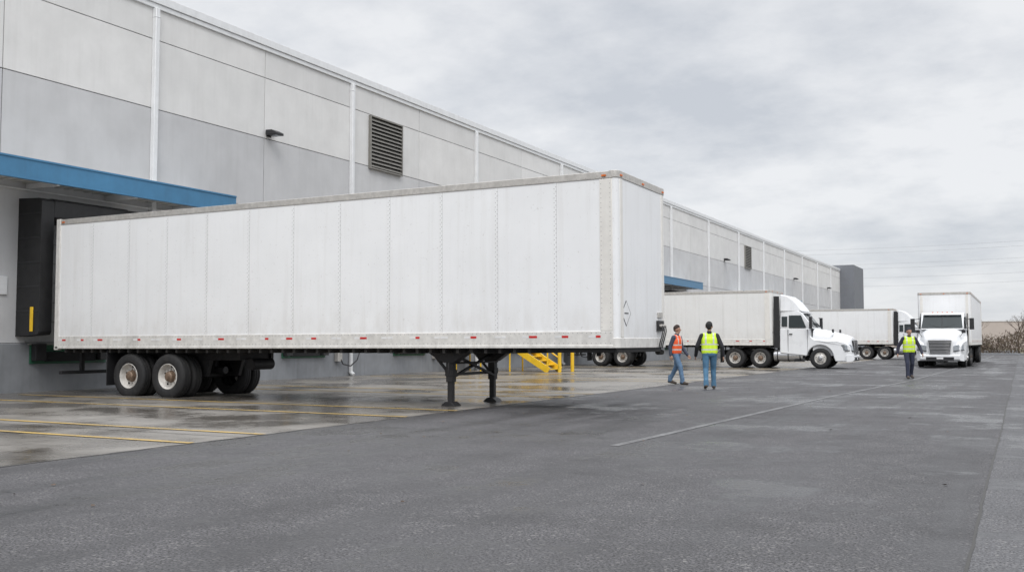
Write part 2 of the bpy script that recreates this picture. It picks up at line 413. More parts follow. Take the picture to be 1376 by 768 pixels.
TR=-6.28; TYC=16.26+1.295
tr=empty('semi_trailer',(TR,TYC,0),(0,math.radians(-.22),0))
make_trailer(tr,14.58,2.59,1.16,4.28,[-10.88,-12.12],True,'white',gear=-3.68)

# ------------------------------------------------------------------ tractor (local x forward, origin at steer axle)
def tractor(parent,fairing=True,wr=.48):
    def wl(x,z):
        w=1.14
        if x>.55: w-=.26*((x-.55)/.85)**1.8
        if z>1.45: w-=.05*((z-1.45)/.45)
        return w
    arch=[(.60*math.cos(t)*1.02,.50+.60*math.sin(t)) for t in [math.radians(a) for a in range(172,-1,-14)]]
    prof=[(1.28,.34),(1.36,.46),(1.38,.80),(1.32,1.05),(1.12,1.20),(.75,1.27),(.2,1.31),(-.25,1.36),(-.42,1.50),(-.46,1.88),(-1.0,1.88),(-1.85,1.88),(-1.85,.72),(-1.3,.66),(-.72,.60)]+arch+[(.68,.34)]
    b=B(); b.prism(prof,'cab',wl); b.obj('fenders_and_lower_cab',parent,.05,seg=3,wn=True)
    def ring(x,w,zb,zt,lean=0):
        h=[(1,0),(1,.55),(.97,.74),(.88,.88),(.70,.965),(.38,.995),(0,1)]
        pts=[(x-lean*c,w*a,zb+(zt-zb)*c) for a,c in h]+[(x-lean*c,-w*a,zb+(zt-zb)*c) for a,c in h[:-1][::-1]]
        return pts
    b=B(); b.loft([ring(1.42,.58,.64,1.36,.09),ring(1.385,.64,.60,1.42,.06),ring(1.28,.71,.58,1.48),ring(1.05,.79,.6,1.57),(ring(.7,.87,.6,1.67)),ring(.2,.96,.6,1.79),ring(-.34,1.03,.6,1.90)],'cab')
    b.obj('hood',parent,.012,ang=50)
    wu=lambda x,z:1.09-.10*(z-1.86)/.9-.10*max(0,(x+.9)/.6)
    b=B(); b.prism([(-.27,1.86),(-.50,2.20),(-.80,2.60),(-.98,2.72),(-1.84,2.74),(-1.84,1.86)],'cab',wu)
    b.obj('upper_cab',parent,.05,seg=3,wn=True)
    if fairing:
        b=B(); wf=lambda x,z:1.06-.16*(z-2.7)-.12*max(0,(x+1.3)/.6)
        b.prism([(-.78,2.68),(-.95,2.92),(-1.2,3.22),(-1.5,3.44),(-1.85,3.52),(-1.85,2.68)],'cab',wf); b.obj('roof_fairing',parent,.06,seg=3,wn=True)
    b=B()
    def pane(pts,m='glass',t=.012,n=None):
        P=[Vector(p) for p in pts]
        if n is None: n=(P[1]-P[0]).cross(P[2]-P[1]).normalized()
        n=Vector(n); b.add([p+n*t for p in P]+[p-n*.02 for p in P],[(0,1,2,3),(7,6,5,4),(0,4,5,1),(1,5,6,2),(2,6,7,3),(3,7,4,0)],m)
    nrm=(.78,0,.62)
    pane([(-.31,-.95,1.93),(-.31,.95,1.93),(-.775,.88,2.56),(-.775,-.88,2.56)],t=.02,n=nrm)
    b.obox((-.30,0,1.93),(-.77,0,2.56),.03,.06,'black')
    for sg in(-1,1):
        b.obox((-.285,sg*.05,1.95),(-.42,sg*.62,2.10),.015,.02,'black')
        y1=1.085*sg;y2=1.03*sg
        pane([(-.62,y1,1.92),(-1.42,y1,1.92),(-1.42,y2,2.50),(-.86,y2,2.50)],t=.022,n=(0,sg,.09))
        pane([(-1.50,y1,1.98),(-1.76,y1,1.98),(-1.76,y2,2.45),(-1.50,y2,2.45)],t=.022,n=(0,sg,.09))
        for xx in(-.56,-1.46): b.box(xx-.006,xx+.006,min(sg*1.0,sg*1.144),max(sg*1.0,sg*1.144),.78,1.84,'dark')
        b.box(-1.40,-1.26,min(sg*1.08,sg*1.165),max(sg*1.08,sg*1.165),1.60,1.64,'black')
    b.box(-.80,-.66,-.88,.88,2.60,2.64,'cab')
    b.obj('windows_and_door_trim',parent,.004)
    b=B()
    def gx(z): return 1.462-.05*max(0,(z-.72)/.66)
    b.add([(gx(.70),-.45,.70),(gx(.70),.45,.70),(gx(1.30),.52,1.30),(gx(1.30),-.52,1.30),(1.25,-.45,.70),(1.25,.45,.70),(1.25,.52,1.30),(1.25,-.52,1.30)],[(0,1,2,3),(7,6,5,4),(0,4,5,1),(1,5,6,2),(2,6,7,3),(3,7,4,0)],'black')
    for i in range(8):
        z=.735+i*.071; w=.43+.07*(z-.7)/.64; b.box(gx(z)-.02,gx(z)+.014,-w,w,z,z+.02,'chrome')
    for sg in(-1,1):
        b.obox((gx(.70)+.008,sg*.455,.69),(gx(1.30)+.008,sg*.525,1.31),.03,.035,'chrome')
    b.box(gx(1.30)-.03,gx(1.30)+.02,-.53,.53,1.305,1.335,'chrome'); b.box(gx(.7)-.03,gx(.7)+.02,-.46,.46,.665,.695,'chrome')
    b.prism([(1.16,.32),(1.42,.35),(1.48,.42),(1.49,.58),(1.43,.64),(1.16,.64)],'cab',lambda x,z:1.06-.20*max(0,(x-1.16)/.33))
    b.box(1.482,1.502,-.62,.62,.37,.52,'black')
    b.box(1.503,1.508,-.15,.15,.42,.50,'tapew')
    for sg in(-1,1):
        for (xa,ya_,xb,yb_) in ((1.43,.60,1.36,.86),(1.36,.86,1.12,1.04)):
            b.add([(xa,sg*ya_,.82),(xb,sg*yb_,.86),(xb-.04,sg*yb_,1.12),(xa-.03,sg*ya_,1.05),(xa-.15,sg*(ya_-.02),.82),(xb-.2,sg*(yb_-.04),.86),(xb-.2,sg*(yb_-.04),1.12),(xa-.15,sg*(ya_-.02),1.05)],[(0,1,2,3),(7,6,5,4),(0,4,5,1),(1,5,6,2),(2,6,7,3),(3,7,4,0)],'lamp')
        b.obox((1.435,sg*.60,.80),(1.365,sg*.87,.84),.03,.04,'black'); b.obox((1.36,sg*.87,.84),(1.11,sg*1.055,.85),.03,.04,'black')
        ya,yb=sorted((sg*.68,sg*.84)); b.box(1.42,1.475,ya,yb,.42,.54,'lamp')
        b.box(-.42,-.30,min(sg*1.26,sg*1.46),max(sg*1.26,sg*1.46),1.86,2.42,'black')
        b.obox((-.40,sg*1.0,2.42),(-.36,sg*1.30,2.36),.03,.03,'black'); b.obox((-.40,sg*1.0,1.95),(-.36,sg*1.30,1.95),.03,.03,'black')
        b.obox((.55,sg*.85,1.50),(.60,sg*1.02,1.72),.02,.02,'black'); b.box(.55,.62,min(sg*.94,sg*1.12),max(sg*.94,sg*1.12),1.68,1.84,'black')
        b.cyl((-.80,sg*.82,.60),(-2.15,sg*.82,.60),.28,'chrome',seg=20)
        for xx in(-.95,-1.5,-2.0): b.cyl((xx,sg*.82,.60),(xx+.05,sg*.82,.60),.285,'black',seg=20)
        b.box(-1.2,-.75,min(sg*.85,sg*1.12),max(sg*.85,sg*1.12),.32,.37,'black')
        b.box(-2.12,-1.86,min(sg*1.08,sg*1.11),max(sg*1.08,sg*1.11),.95,3.42 if fairing else 2.7,'black')
        b.box(-1.86,-1.80,min(sg*.80,sg*1.1),max(sg*.80,sg*1.1),.95,1.5,'black')
    for y in(-.45,-.22,0,.22,.45):
        b.box(-.98,-.92,y-.03,y+.03,2.72,2.755,'amber')
    b.obj('grille_lights_mirrors_tanks',parent,.006)
    b=B()
    for y in(-.42,.42): b.box(-4.75,1.15,y-.04,y+.04,.62,.86,'steel')
    b.box(-.75,1.1,-.55,.55,.48,1.15,'dark')
    b.box(-4.75,-4.65,-.9,.9,.60,.80,'steel'); b.cyl((-3.4,0,.88),(-3.4,0,1.0),.45,'steel',seg=20)
    b.cyl((0,-.9,wr),(0,.9,wr),.07,'steel')
    for xx in(-2.78,-4.0):
        b.cyl((xx,-.9,wr),(xx,.9,wr),.09,'steel'); b.cyl((xx,-.2,wr),(xx,.2,wr),.22,'steel')
    for sg in(-1,1): b.box(-4.72,-4.70,min(sg*.55,sg*1.15),max(sg*.55,sg*1.15),.25,.95,'black')
    b.obj('frame_and_axles',parent,.006)
    b=B()
    for sg in(-1,1):
        wheel(b,0,sg*1.10,sg,wr,'steer',seg=28)
        for xx in(-2.78,-4.0): wheel(b,xx,sg*1.18,sg,wr,'dual','rim',seg=28)
    b.obj('wheels',parent)

t2=empty('semi_truck',(-8.40,48.75,0)); tractor(t2,True)
make_trailer(t2,10.7,2.5,1.10,3.72,[-11.0,-9.8],False,'white2',gear=-5.6,x0=-2.18,wr=.48,gear_down=False)
t3=empty('semi_truck',(-6.0,76.3,0)); tractor(t3,True)
make_trailer(t3,12.6,2.5,1.10,3.62,[-13.2,-12.0],False,'white',gear=-5.6,x0=-2.18,wr=.48,gear_down=False)
t4=empty('semi_truck',(-3.55,53.4,0),(0,0,math.radians(-90))); tractor(t4,False)
make_trailer(t4,14.0,2.5,1.10,3.80,[-14.6,-13.4],False,'white',gear=-5.6,x0=-2.18,wr=.48,gear_down=False)

# ------------------------------------------------------------------ warehouse
WX=-22.06; MOD=9.42; Y0=20.2
ye=141.0; ys=20.2-MOD*5
wh=empty('warehouse')
H=11.13
b=B()
b.box(-75,WX-.16,ys,ye,-.2,H-.2,'wallB')
b.box(-75,WX-.02,ys,ye,H-.19,H-.12,'roof')
b.obj('structure_and_roof',wh)
docks=[7.9,17.55,27.0,33.6,42.9,48.75,57.6,66.9,76.3,85.8,95.2,104.6]
b=B(); g=.012
cols=[]
y=ys
while y<ye-.5: cols.append((y,min(y+MOD/2,ye))); y+=MOD/2
pv=[mat('precast_light_a',(.66,.657,.65),.85,0,.06,.8,bs=.12,bscale=35,streak=.3,dirt=(.4,.39,.37)),M['wallA'],mat('precast_light_b',(.70,.696,.687),.85,0,.06,1.1,bs=.12,bscale=35,streak=.24,dirt=(.4,.39,.37))]
pb=[mat('precast_grey_a',(.52,.523,.533),.85,0,.07,.8,bs=.12,bscale=35,streak=.3,dirt=(.32,.32,.31)),M['wallB'],mat('precast_grey_b',(.555,.557,.563),.85,0,.07,1.1,bs=.12,bscale=35,streak=.24,dirt=(.32,.32,.31))]
random.seed(21)
for (a,c) in cols:
    for (z0,z1,pp) in((5.62,7.95,pb),(7.95,9.97,pv),(9.97,H-.12,pv)):
        b.box(WX-.15,WX,a+g,c-g,z0+g,z1-g,random.choice(pp))
b.obj('upper_wall_panels',wh,.006,smooth=False)
b=B(); edges=[ys]
for d in docks: edges+=[d-1.25,d+1.25]
edges.append(ye)
for i in range(0,len(edges),2):
    b.box(WX-.15,WX,edges[i],edges[i+1],1.22,5.61,'wallB')
for d in docks: b.box(WX-.15,WX,d-1.25,d+1.25,4.25,5.61,'wallB')
b.obj('lower_wall',wh,.004,smooth=False)
b=B()
b.box(WX-.15,WX+.035,ys,ye,-.2,1.205,'base')
b.obj('plinth',wh,.02)
b=B()
b.box(WX-.5,WX+.10,ys-.1,ye,H-.115,H+.13,'trim'); b.box(WX+.004,WX+.06,ys,ye,H-.26,H-.12,'trim')
b.obj('parapet_coping',wh,.01)
b=B(); k=-5
while Y0+k*MOD<ye-1:
    y=Y0+k*MOD
    b.box(WX+.005,WX+.15,y-.075,y+.075,1.0,H-.27,'trim')
    b.cyl((WX+.10,y,.12),(WX+.10,y,1.0),.075,'trim',seg=14); b.cyl((WX+.10,y,.14),(WX+.24,y,.04),.075,'trim',seg=14)
    for z in(1.05,4.6,10.6): b.box(WX+.003,WX+.158,y-.085,y+.085,z-.02,z+.02,'trim')
    k+=1
b.obj('downspouts',wh,.012)
def louver(yc):
    b=B(); y0,y1,z0,z1=yc-1.05,yc+1.05,7.92,9.88
    b.box(WX+.002,WX+.02,y0,y1,z0,z1,'dark')
    b.box(WX+.003,WX+.12,y0-.05,y0,z0-.05,z1+.05,'louver'); b.box(WX+.003,WX+.12,y1,y1+.05,z0-.05,z1+.05,'louver')
    b.box(WX+.003,WX+.12,y0,y1,z1,z1+.05,'louver'); b.box(WX+.003,WX+.12,y0,y1,z0-.05,z0,'louver')
    n=13
    for i in range(n):
        z=z0+.03+(z1-z0-.04)*i/n
        b.add([(WX+.115,y0,z),(WX+.115,y1,z),(WX+.025,y1,z+.10),(WX+.025,y0,z+.10),(WX+.115,y0,z+.022),(WX+.115,y1,z+.022),(WX+.025,y1,z+.122),(WX+.025,y0,z+.122)],[(0,1,2,3),(7,6,5,4),(0,4,5,1),(1,5,6,2),(2,6,7,3),(3,7,4,0)],'louver')
    b.obj('louvre_vent',wh)
louver(31.85); louver(89.5)
b=B()
for y in(-12.5,6.2,25.1,53.3,81.6,110,131):
    b.box(WX+.003,WX+.05,y-.10,y+.10,8.02,8.22,'black')
    b.prism([(WX+.05,8.23),(WX+.30,8.22),(WX+.50,8.12),(WX+.50,8.04),(WX+.30,8.06),(WX+.05,8.06)],'black',y0=y-.19,y1=y+.19)
    b.box(WX+.20,WX+.46,y-.13,y+.13,8.03,8.05,'lamp')
b.obj('wall_lights',wh,.01)
def canopy(y0,y1):
    b=B(); xf=WX+1.26
    b.box(xf-.06,xf,y0,y1,5.13,5.55,'blue'); b.box(xf-.07,xf+.02,y0,y1,5.551,5.60,'blue'); b.box(xf-.07,xf+.02,y0,y1,5.08,5.129,'blue')
    b.box(WX+.004,xf-.061,y1-.06,y1,5.13,5.55,'blue'); b.box(WX+.004,xf-.061,y0,y0+.06,5.13,5.55,'blue')
    b.box(WX+.004,xf-.075,y0+.07,y1-.07,5.28,5.31,'soffit')
    y=y0+.1
    while y<y1-.2:
        b.box(WX+.006,xf-.08,y,y+.13,5.20,5.278,'soffit'); y+=.30
    y=y0+.2
    while y<y1:
        b.box(WX+.006,xf-.08,y,y+.08,5.06,5.19,'trim'); y+=2.4
    b.box(WX+.006,WX+.08,y0+.07,y1-.07,5.02,5.055,'trim')
    b.obj('canopy',wh,.005,smooth=False)
canopy(-8,22.3); canopy(44.5,71); canopy(83,108)
for d in docks:
    b=B()
    b.box(WX-.14,WX-.08,d-1.25,d+1.25,1.22,4.25,'door')
    for i in range(6): z=1.25+.5*i; b.box(WX-.08,WX-.074,d-1.24,d+1.24,z-.006,z+.006,'joint')
    b.obj('dock_door',wh,.005,smooth=False)
    b=B(); xo=WX+.86
    b.prism([(WX+.002,1.38),(xo-.05,1.42),(xo,1.5),(xo,4.70),(xo-.1,4.77),(WX+.002,4.80)],'shelter',y0=d-1.52,y1=d-1.16)
    b.prism([(WX+.002,1.38),(xo-.05,1.42),(xo,1.5),(xo,4.70),(xo-.1,4.77),(WX+.002,4.80)],'shelter',y0=d+1.16,y1=d+1.52)
    b.prism([(WX+.003,4.24),(xo-.01,4.32),(xo+.01,4.72),(xo-.1,4.79),(WX+.003,4.82)],'shelter',y0=d-1.155,y1=d+1.155)
    for z in(2.0,2.6,3.2,3.8,4.4): b.box(WX+.05,xo-.03,d-1.532,d-1.521,z-.02,z+.02,'black')
    b.obj('dock_shelter',wh,.03,seg=3)
    b=B()
    b.box(WX+.04,WX+.08,d-1.15,d+1.15,.70,1.17,'green')
    b.box(WX+.082,WX+.26,d-1.12,d-.82,.78,1.20,'black'); b.box(WX+.082,WX+.26,d+.82,d+1.12,.78,1.20,'black')
    b.box(WX+.082,WX+.16,d-.75,d+.75,.76,1.0,'dark')
    b.box(WX+.04,WX+.055,d-1.2,d+1.2,1.172,1.204,'alu')
    b.box(WX+.55,WX+.66,d-1.545,d-1.523,1.5,2.1,'yellow')
    b.box(WX+.005,WX+.12,d+1.75,d+2.0,1.5,1.95,'alu')
    b.box(WX+.005,WX+.05,d-2.05,d-1.80,2.4,2.85,'trim')
    b.tube([(WX+.06,d+1.87,1.5),(WX+.07,d+1.87,.9),(WX+.25,d+1.95,.45),(WX+.45,d+2.15,.38),(WX+.55,d+2.4,.6),(WX+.5,d+2.6,.85),(WX+.06,d+2.7,.98)],.024,'black',8)
    b.box(WX+.04,WX+.2,d+1.72,d+1.98,.55,.85,'alu')
    b.obj('dock_leveller_and_bumpers',wh,.008)
b=B(); b.box(-80,-20.2,ye+.02,ye+9,-.2,11.75,'pier')
for z in(2.9,5.8,8.7): b.box(-60,-20.19,ye+.012,ye+.019,z-.015,z+.015,'joint')
b.obj('end_wing',wh,.02)

# yellow dock stairs
st=empty('dock_stairs',(0,0,0)); b=B(); sy0,sy1=36.9,38.1; xt=-19.15
b.box(WX+.04,xt,sy0,sy1,1.12,1.18,'yellow')
for y in(sy0,sy1):
    b.obox((xt,y,1.12),(xt+1.8,y,.06),.06,.26,'yellow'); b.box(WX+.04,xt,y-.03,y+.03,.98,1.19,'yellow')
for i in range(6):
    x=xt+.14+i*.28; z=1.0-i*.175; b.box(x,x+.26,sy0+.03,sy1-.03,z-.03,z,'yellow')
for y in(sy0,sy1):
    for x,z in((WX+.3,1.15),(xt-1.4,1.15),(xt,1.15),(xt+.85,.62),(xt+1.75,.0)):
        b.cyl((x,y,0 if x<xt+.1 else z),(x,y,z+1.05),.036,'yellow',seg=8)
    for h in(.55,1.05):
        b.tube([(WX+.3,y,1.15+h),(xt,y,1.15+h),(xt+1.75,y,.0+h)],.032,'yellow',8)
b.obj('steps_and_handrails',st,.004)
for (bx,by) in ((-16.9,37.0),(-16.9,38.3)):
    bo=empty('bollard',(bx,by,0)); b=B(); b.cyl((0,0,0),(0,0,1.05),.075,'yellow',seg=16); b.cyl((0,0,1.05),(0,0,1.09),.075,'yellow',r1=.03,seg=16); b.obj('post',bo)

# ------------------------------------------------------------------ ground
def sheet(name,x0,x1,y0,y1,z,m,parent=None):
    b=B(); b.add([(x0,y0,z),(x1,y0,z),(x1,y1,z),(x0,y1,z)],[(0,1,2,3)],m)
    o=b.obj(name,parent,smooth=False)
    if o.data.polygons[0].normal.z<0: o.data.flip_normals()
    return o
sheet('ground',-1500,1500,-1500,1500,-.03,'ground')
sheet('asphalt_lot',-9.1,-.30,-60,165,0,'asphalt')
sheet('asphalt_lot_old',-.30,32,-60,108,0,'asphalt2')
sheet('asphalt_lot_end',-75,-9.1,150.2,165,0,'asphalt')
sheet('concrete_apron',WX-.1,-9.1,-60,141,.0,'apron')
b=B()
def flat(x0,x1,y0,y1,m,z=.004): b.add([(x0,y0,z),(x1,y0,z),(x1,y1,z),(x0,y1,z)],[(0,1,2,3)],m)
for i in range(40):
    y=-56+i*4.71; flat(WX+.05,-9.12,y,y+.018,'seam')
for x in(-13.4,-17.7): flat(x,x+.018,-60,141,'seam',.0045)
random.seed(3)
yy=-60
pts=[]
while yy<141: pts.append((yy,-9.1+random.uniform(-.025,.03),-9.15+random.uniform(-.03,.02))); yy+=.25
for p,q in zip(pts[:-1],pts[1:]):
    b.add([(p[1],p[0],.0035),(q[1],q[0],.0035),(q[2],q[0],.0035),(p[2],p[0],.0035)],[(0,1,2,3)],'seam')
b.obj('pavement_joints',None,smooth=False)
b=B()
for y in(3.2,4.5,9.1,10.4,13.9,15.55,20.3,22.0,29.8,31.2,37,45.2,46.4,52.5,61,62.2,70.5,72,80,88.5,99): flat(-21.2,-9.15,y-.06,y+.06,'yline',.008)
b.obj('yellow_bay_markings',None,smooth=False)
b=B()
pp=[(-4.4,11.2),(-4.33,12.8),(-3.94,23.2),(-3.3,32.9),(-2.9,46),(-2.5,70),(-2.3,100)]
for p,q in zip(pp[:-1],pp[1:]):
    b.add([(p[0]-.055,p[1],.005),(p[0]+.055,p[1],.005),(q[0]+.055,q[1],.005),(q[0]-.055,q[1],.005)],[(0,1,2,3)],'wline')
b.obj('white_lane_marking',None,smooth=False)
b=B(); yy=-20; xs=-.30; pts=[]
while yy<108: pts.append((xs+.008*math.sin(yy*.5)+random.uniform(-.005,.005),yy)); yy+=.25
for p,q in zip(pts[:-1],pts[1:]):
    b.add([(p[0]-.011,p[1],.004),(p[0]+.008,p[1],.004),(q[0]+.008,q[1],.004),(q[0]-.011,q[1],.004)],[(0,1,2,3)],'seam')
b.obj('asphalt_crack',None,smooth=False)
b=B(); random.seed(11)
for i in range(60):
    x=random.uniform(-9,1.5); y=random.uniform(5,30); a=random.uniform(0,6.28); r=random.uniform(.015,.035)
    b.add([(x+r*math.cos(a),y+r*math.sin(a),.012),(x+r*.5*math.cos(a+1.5),y+r*.5*math.sin(a+1.5),.02),(x-r*math.cos(a),y-r*math.sin(a),.01),(x+r*.5*math.cos(a-1.5),y+r*.5*math.sin(a-1.5),.008)],[(0,1,2,3)],'shrub')
b.obj('fallen_leaves',None,smooth=False)

# ------------------------------------------------------------------ background right
lw=empty('low_warehouse'); b=B()
b.box(-25,140,215,250,-.1,5.2,'tan'); b.box(-25.1,140.1,214.9,250,5.202,5.45,'trim')
b.obj('walls',lw)
def leafmass(name,regs,n,sz,m,fr=.35,thin=.6):
    b=B()
    for (x0,x1,y0,y1,h) in regs:
        k=int(n*(x1-x0)*(y1-y0)/60)
        for i in range(k):
            x=random.uniform(x0,x1);y=random.uniform(y0,y1)
            hh=h*(.68+.2*math.sin(x*fr+y*.8)+.12*math.sin(x*fr*2.7+1)+.05*math.sin(x*3.1+y*2))
            z=(1-random.uniform(0,1)**1.3)*max(.3,hh)+random.random()**4*.5
            c=Vector((x,y,z)); a=Vector((random.gauss(0,1),random.gauss(0,1),random.gauss(0,.4))).normalized()
            u=(Vector((0,0,1))+Vector((random.gauss(0,.6),random.gauss(0,.6),0))).cross(a).cross(a).normalized()*sz*random.uniform(.5,1.4); w=a.cross(u)
            b.add([c+u,c+w*thin,c-u,c-w*thin],[(0,1,2,3)],m if random.random()>.3 else 'grassm')
    return b.obj(name,None,smooth=False)
random.seed(5)
leafmass('hedge',[(-9,30,109.5,113,2.3)],11000,.13,'shrub',thin=.28)
leafmass('distant_tree_line',[(-60,260,262,275,5.5)],420,.5,'pine',.1)
def bare_tree(name,loc,h,seed,r0=.14):
    random.seed(seed); e=empty(name,loc); b=B()
    def br(p,d,l,r,k):
        q=p+d*l; b.cyl(p,q,r,'bark',r1=r*.68,seg=5 if k>1 else 8,caps=False)
        if k>=6: return
        for i in range(3 if k<4 else 2):
            a=Vector((random.gauss(0,1),random.gauss(0,1),random.gauss(.25,.6))).normalized()
            nd=(d*1.0+a*.62).normalized()
            br(p+d*l*random.uniform(.7,1.0) if i else q,nd,l*random.uniform(.62,.85),r*.60,k+1)
    br(Vector((0,0,0)),Vector((0.03,0,1)),h*.24,r0,0)
    b.obj('trunk_and_branches',e)
bare_tree('bare_tree',(-.4,124,0),6.6,2,.10)
bare_tree('bare_tree',(3.5,126,0),7.2,4,.10)
bare_tree('bare_tree',(9.5,122,0),6.2,9,.10)
bare_tree('bare_tree',(-4.2,128,0),5.6,13,.09)
bare_tree('bare_tree',(-25,190,0),10.5,6,.15)
bare_tree('bare_tree',(-30,193,0),9.5,8,.15)
def ppole(x,y,h):
    e=empty('utility_pole',(x,y,0)); b=B(); b.cyl((0,0,0),(0,0,h),.2,'wood',r1=.13)
    for z in(h-.5,h-3.5): b.box(-.09,.09,-1.4,1.4,z,z+.18,'wood')
    for z in(h-.3,h-3.3):
        for y_ in(-1.3,0,1.3): b.cyl((0,y_,z),(0,y_,z+.25),.05,'alu',seg=8)
    b.obj('pole_and_crossarms',e)
ppole(-80,200,21); ppole(34,200,21)
b=B()
for z,dy in((20.75,-1.3),(20.1,1.3),(17.75,-1.3),(17.1,1.3),(15.2,.0),(13.6,0)):
    pts=[(-80+114*i/24,200+dy,z-1.9*(1-((i-12)/12)**2)*.9) for i in range(25)]
    b.tube(pts,.014,'wire',5)
b.obj('power_line')
fe=empty('fence'); b=B()
for i in range(22): x=-9+i*2; b.cyl((x,108.6,0),(x,108.6,1.5),.03,'wood',seg=6)
for z in(.1,1.48): b.cyl((-9,108.6,z),(33,108.6,z),.015,'wood',seg=6)
b.obj('posts_and_rails',fe)
b=B(); b.box(-9,36,108.1,108.25,0,.14,'base'); b.obj('kerb',None,.02)

# ------------------------------------------------------------------ people
def person(name,loc,head,top,vest,pants,hat,stride=.3,skin=(.42,.25,.18),height=1.75,armout=.0,turn=0,lean=.03,bent=None):
    mats=dict(
      skin=mat(name+'_skin',skin,.55,0,.06,20), top=mat(name+'_jacket',top,.85,0,.2,9,bs=.6,bscale=18),
      vest=mat(name+'_vest',vest,.6,0,.10,9,bs=.7,bscale=12), pants=mat(name+'_trousers',pants,.9,0,.26,8,bs=.8,bscale=14),
      hat=mat(name+'_hair_or_hat',hat,.85,0,.2,30,bs=.3), boot=mat(name+'_boots',(.06,.045,.035),.6,0,.2,12),
      eye=mat(name+'_eyes',(.03,.02,.02),.3), refl=mat(name+'_reflective_tape',(.55,.57,.55),.35,0,.05,9))
    tags=list(mats); seg=[]
    def c(a,b_,r0,r1,t): seg.append((Vector(a),Vector(b_),r0,r1,t))
    s=stride
    hip={1:(.095,0,.93),-1:(-.095,0,.93)}
    an={1:Vector((.11,s,.10)),-1:Vector((-.11,-s,.13 if s>.1 else .10))}
    for k in(1,-1):
        h=Vector(hip[k]); a=an[k]
        mid=(h+a)/2+Vector((0,.04+.05*(s>.1)*(1 if k<0 else .5),.01));
        c(h,mid,.102,.074,'pants'); c(mid,a+Vector((0,0,.02)),.074,.058,'pants'); c(a+Vector((0,0,.10)),a+Vector((0,0,-.01)),.064,.070,'pants')
        hz=.055; toe=a+Vector((.015*k,.17,-(a.z-.042)));
        heel=a+Vector((0,-.04,-(a.z-hz)+ (.03 if (k<0 and s>.1) else 0)))
        c(a,heel,.048,.046,'boot'); c(heel,toe,.046,.04,'boot'); c(a+Vector((0,0,-.02)),toe,.045,.036,'boot')
    for x in(-.085,0,.085):
        c((x,0,.93),(x*.9,lean*.4,1.10),.112,.108,'pants' )
        c((x*1.08,lean*.2,.985),(x*1.05,lean*.9,1.30),.122,.122,'vest')
        c((x*1.05,lean*.9,1.25),(x*1.15,lean,1.39),.122,.095,'vest')
    c((-.13,lean,1.415),(.13,lean,1.415),.068,.068,'vest'); c((-.17,lean,1.41),(.17,lean,1.41),.062,.062,'top')
    c((0,lean,1.40),(0,lean+.015,1.53),.062,.056,'skin'); c((0,lean,1.42),(0,lean+.005,1.485),.078,.068,'top')
    for k in(1,-1):
        sw=-k*s*.55
        sh=Vector((.195*k,lean,1.40))
        el=Vector((.245*k+armout*.12*k,lean+sw*.45-.03,1.125))
        wr=Vector((.255*k+armout*.16*k,lean+sw+.07,.885))
        if bent and k==bent: wr=Vector((.13*k,lean+.26,1.10)); el=Vector((.26*k,lean-.02,1.13))
        c(sh,el,.070,.060,'top'); c(el,wr,.060,.044,'top'); c(el+(wr-el)*.85,wr,.045,.046,'top')
        d=(wr-el).normalized(); side=Vector((k,0,0)); nrm=Vector((0,1,0)) if not(bent and k==bent) else Vector((0,0,1))
        pal=wr+d*.085
        fwd=nrm
        for o in(-.026,0,.026): c(wr+d*.01+fwd*o*.6,pal+fwd*o,.018,.017,'skin')
        for i,(o,ln) in enumerate(((.034,.070),(.012,.080),(-.011,.075),(-.033,.058))):
            p0=pal+fwd*o; p1=p0+d*ln*.5-side*.006; p2=p1+d*ln*.42-side*.026
            c(p0,p1,.0098,.0095,'skin'); c(p1,p2,.0095,.0085,'skin')
        t0=wr+d*.03+fwd*.03; c(t0,t0+d*.035+fwd*.03-side*.01,.014,.011,'skin'); c(t0+d*.035+fwd*.03-side*.01,t0+d*.07+fwd*.034-side*.02,.011,.0095,'skin')
    R=Matrix.Rotation(turn,3,'Z'); hc=Vector((0,lean+.02,0))
    def hp(x,y,z): return hc+R@Vector((x,y,0))+Vector((0,0,z))
    c(hp(0,.0,1.655),hp(0,.0,1.66),.088,.088,'skin'); c(hp(0,.015,1.63),hp(0,.035,1.565),.078,.05,'skin'); c(hp(0,-.02,1.66),hp(0,.01,1.66),.09,.085,'skin')
    c(hp(0,.088,1.645),hp(0,.108,1.615),.011,.016,'skin')
    for k in(1,-1):
        c(hp(.086*k,-.005,1.65),hp(.09*k,-.012,1.618),.014,.011,'skin'); c(hp(.032*k,.083,1.648),hp(.034*k,.084,1.648),.009,.009,'eye')
    c(hp(-.02,.088,1.578),hp(.02,.088,1.578),.007,.007,'eye')
    c(hp(0,-.022,1.685),hp(0,-.005,1.705),.097,.088,'hat'); c(hp(0,-.045,1.64),hp(0,-.03,1.68),.072,.085,'hat')
    vs=[];fs=[]
    for a,b_,r0,r1,t in seg:
        d=b_-a; l=d.length; d=d.normalized() if l>1e-6 else Vector((0,0,1)); u=d.orthogonal().normalized(); w=d.cross(u)
        o=len(vs); SG=14; rings=[]
        for j in range(1,5): t_=-math.pi/2+math.pi/2*j/4*1.0; rings.append((a+d*r0*math.sin(t_),r0*math.cos(t_)))
        for j in range(0,4): t_=math.pi/2*j/4; rings.append((b_+d*r1*math.sin(t_),r1*math.cos(t_)))
        vs.append(a-d*r0)
        for cc,rr in rings:
            for i in range(SG): t_=2*math.pi*i/SG; vs.append(cc+u*rr*math.cos(t_)+w*rr*math.sin(t_))
        vs.append(b_+d*r1); e=len(vs)-1; n=len(rings)
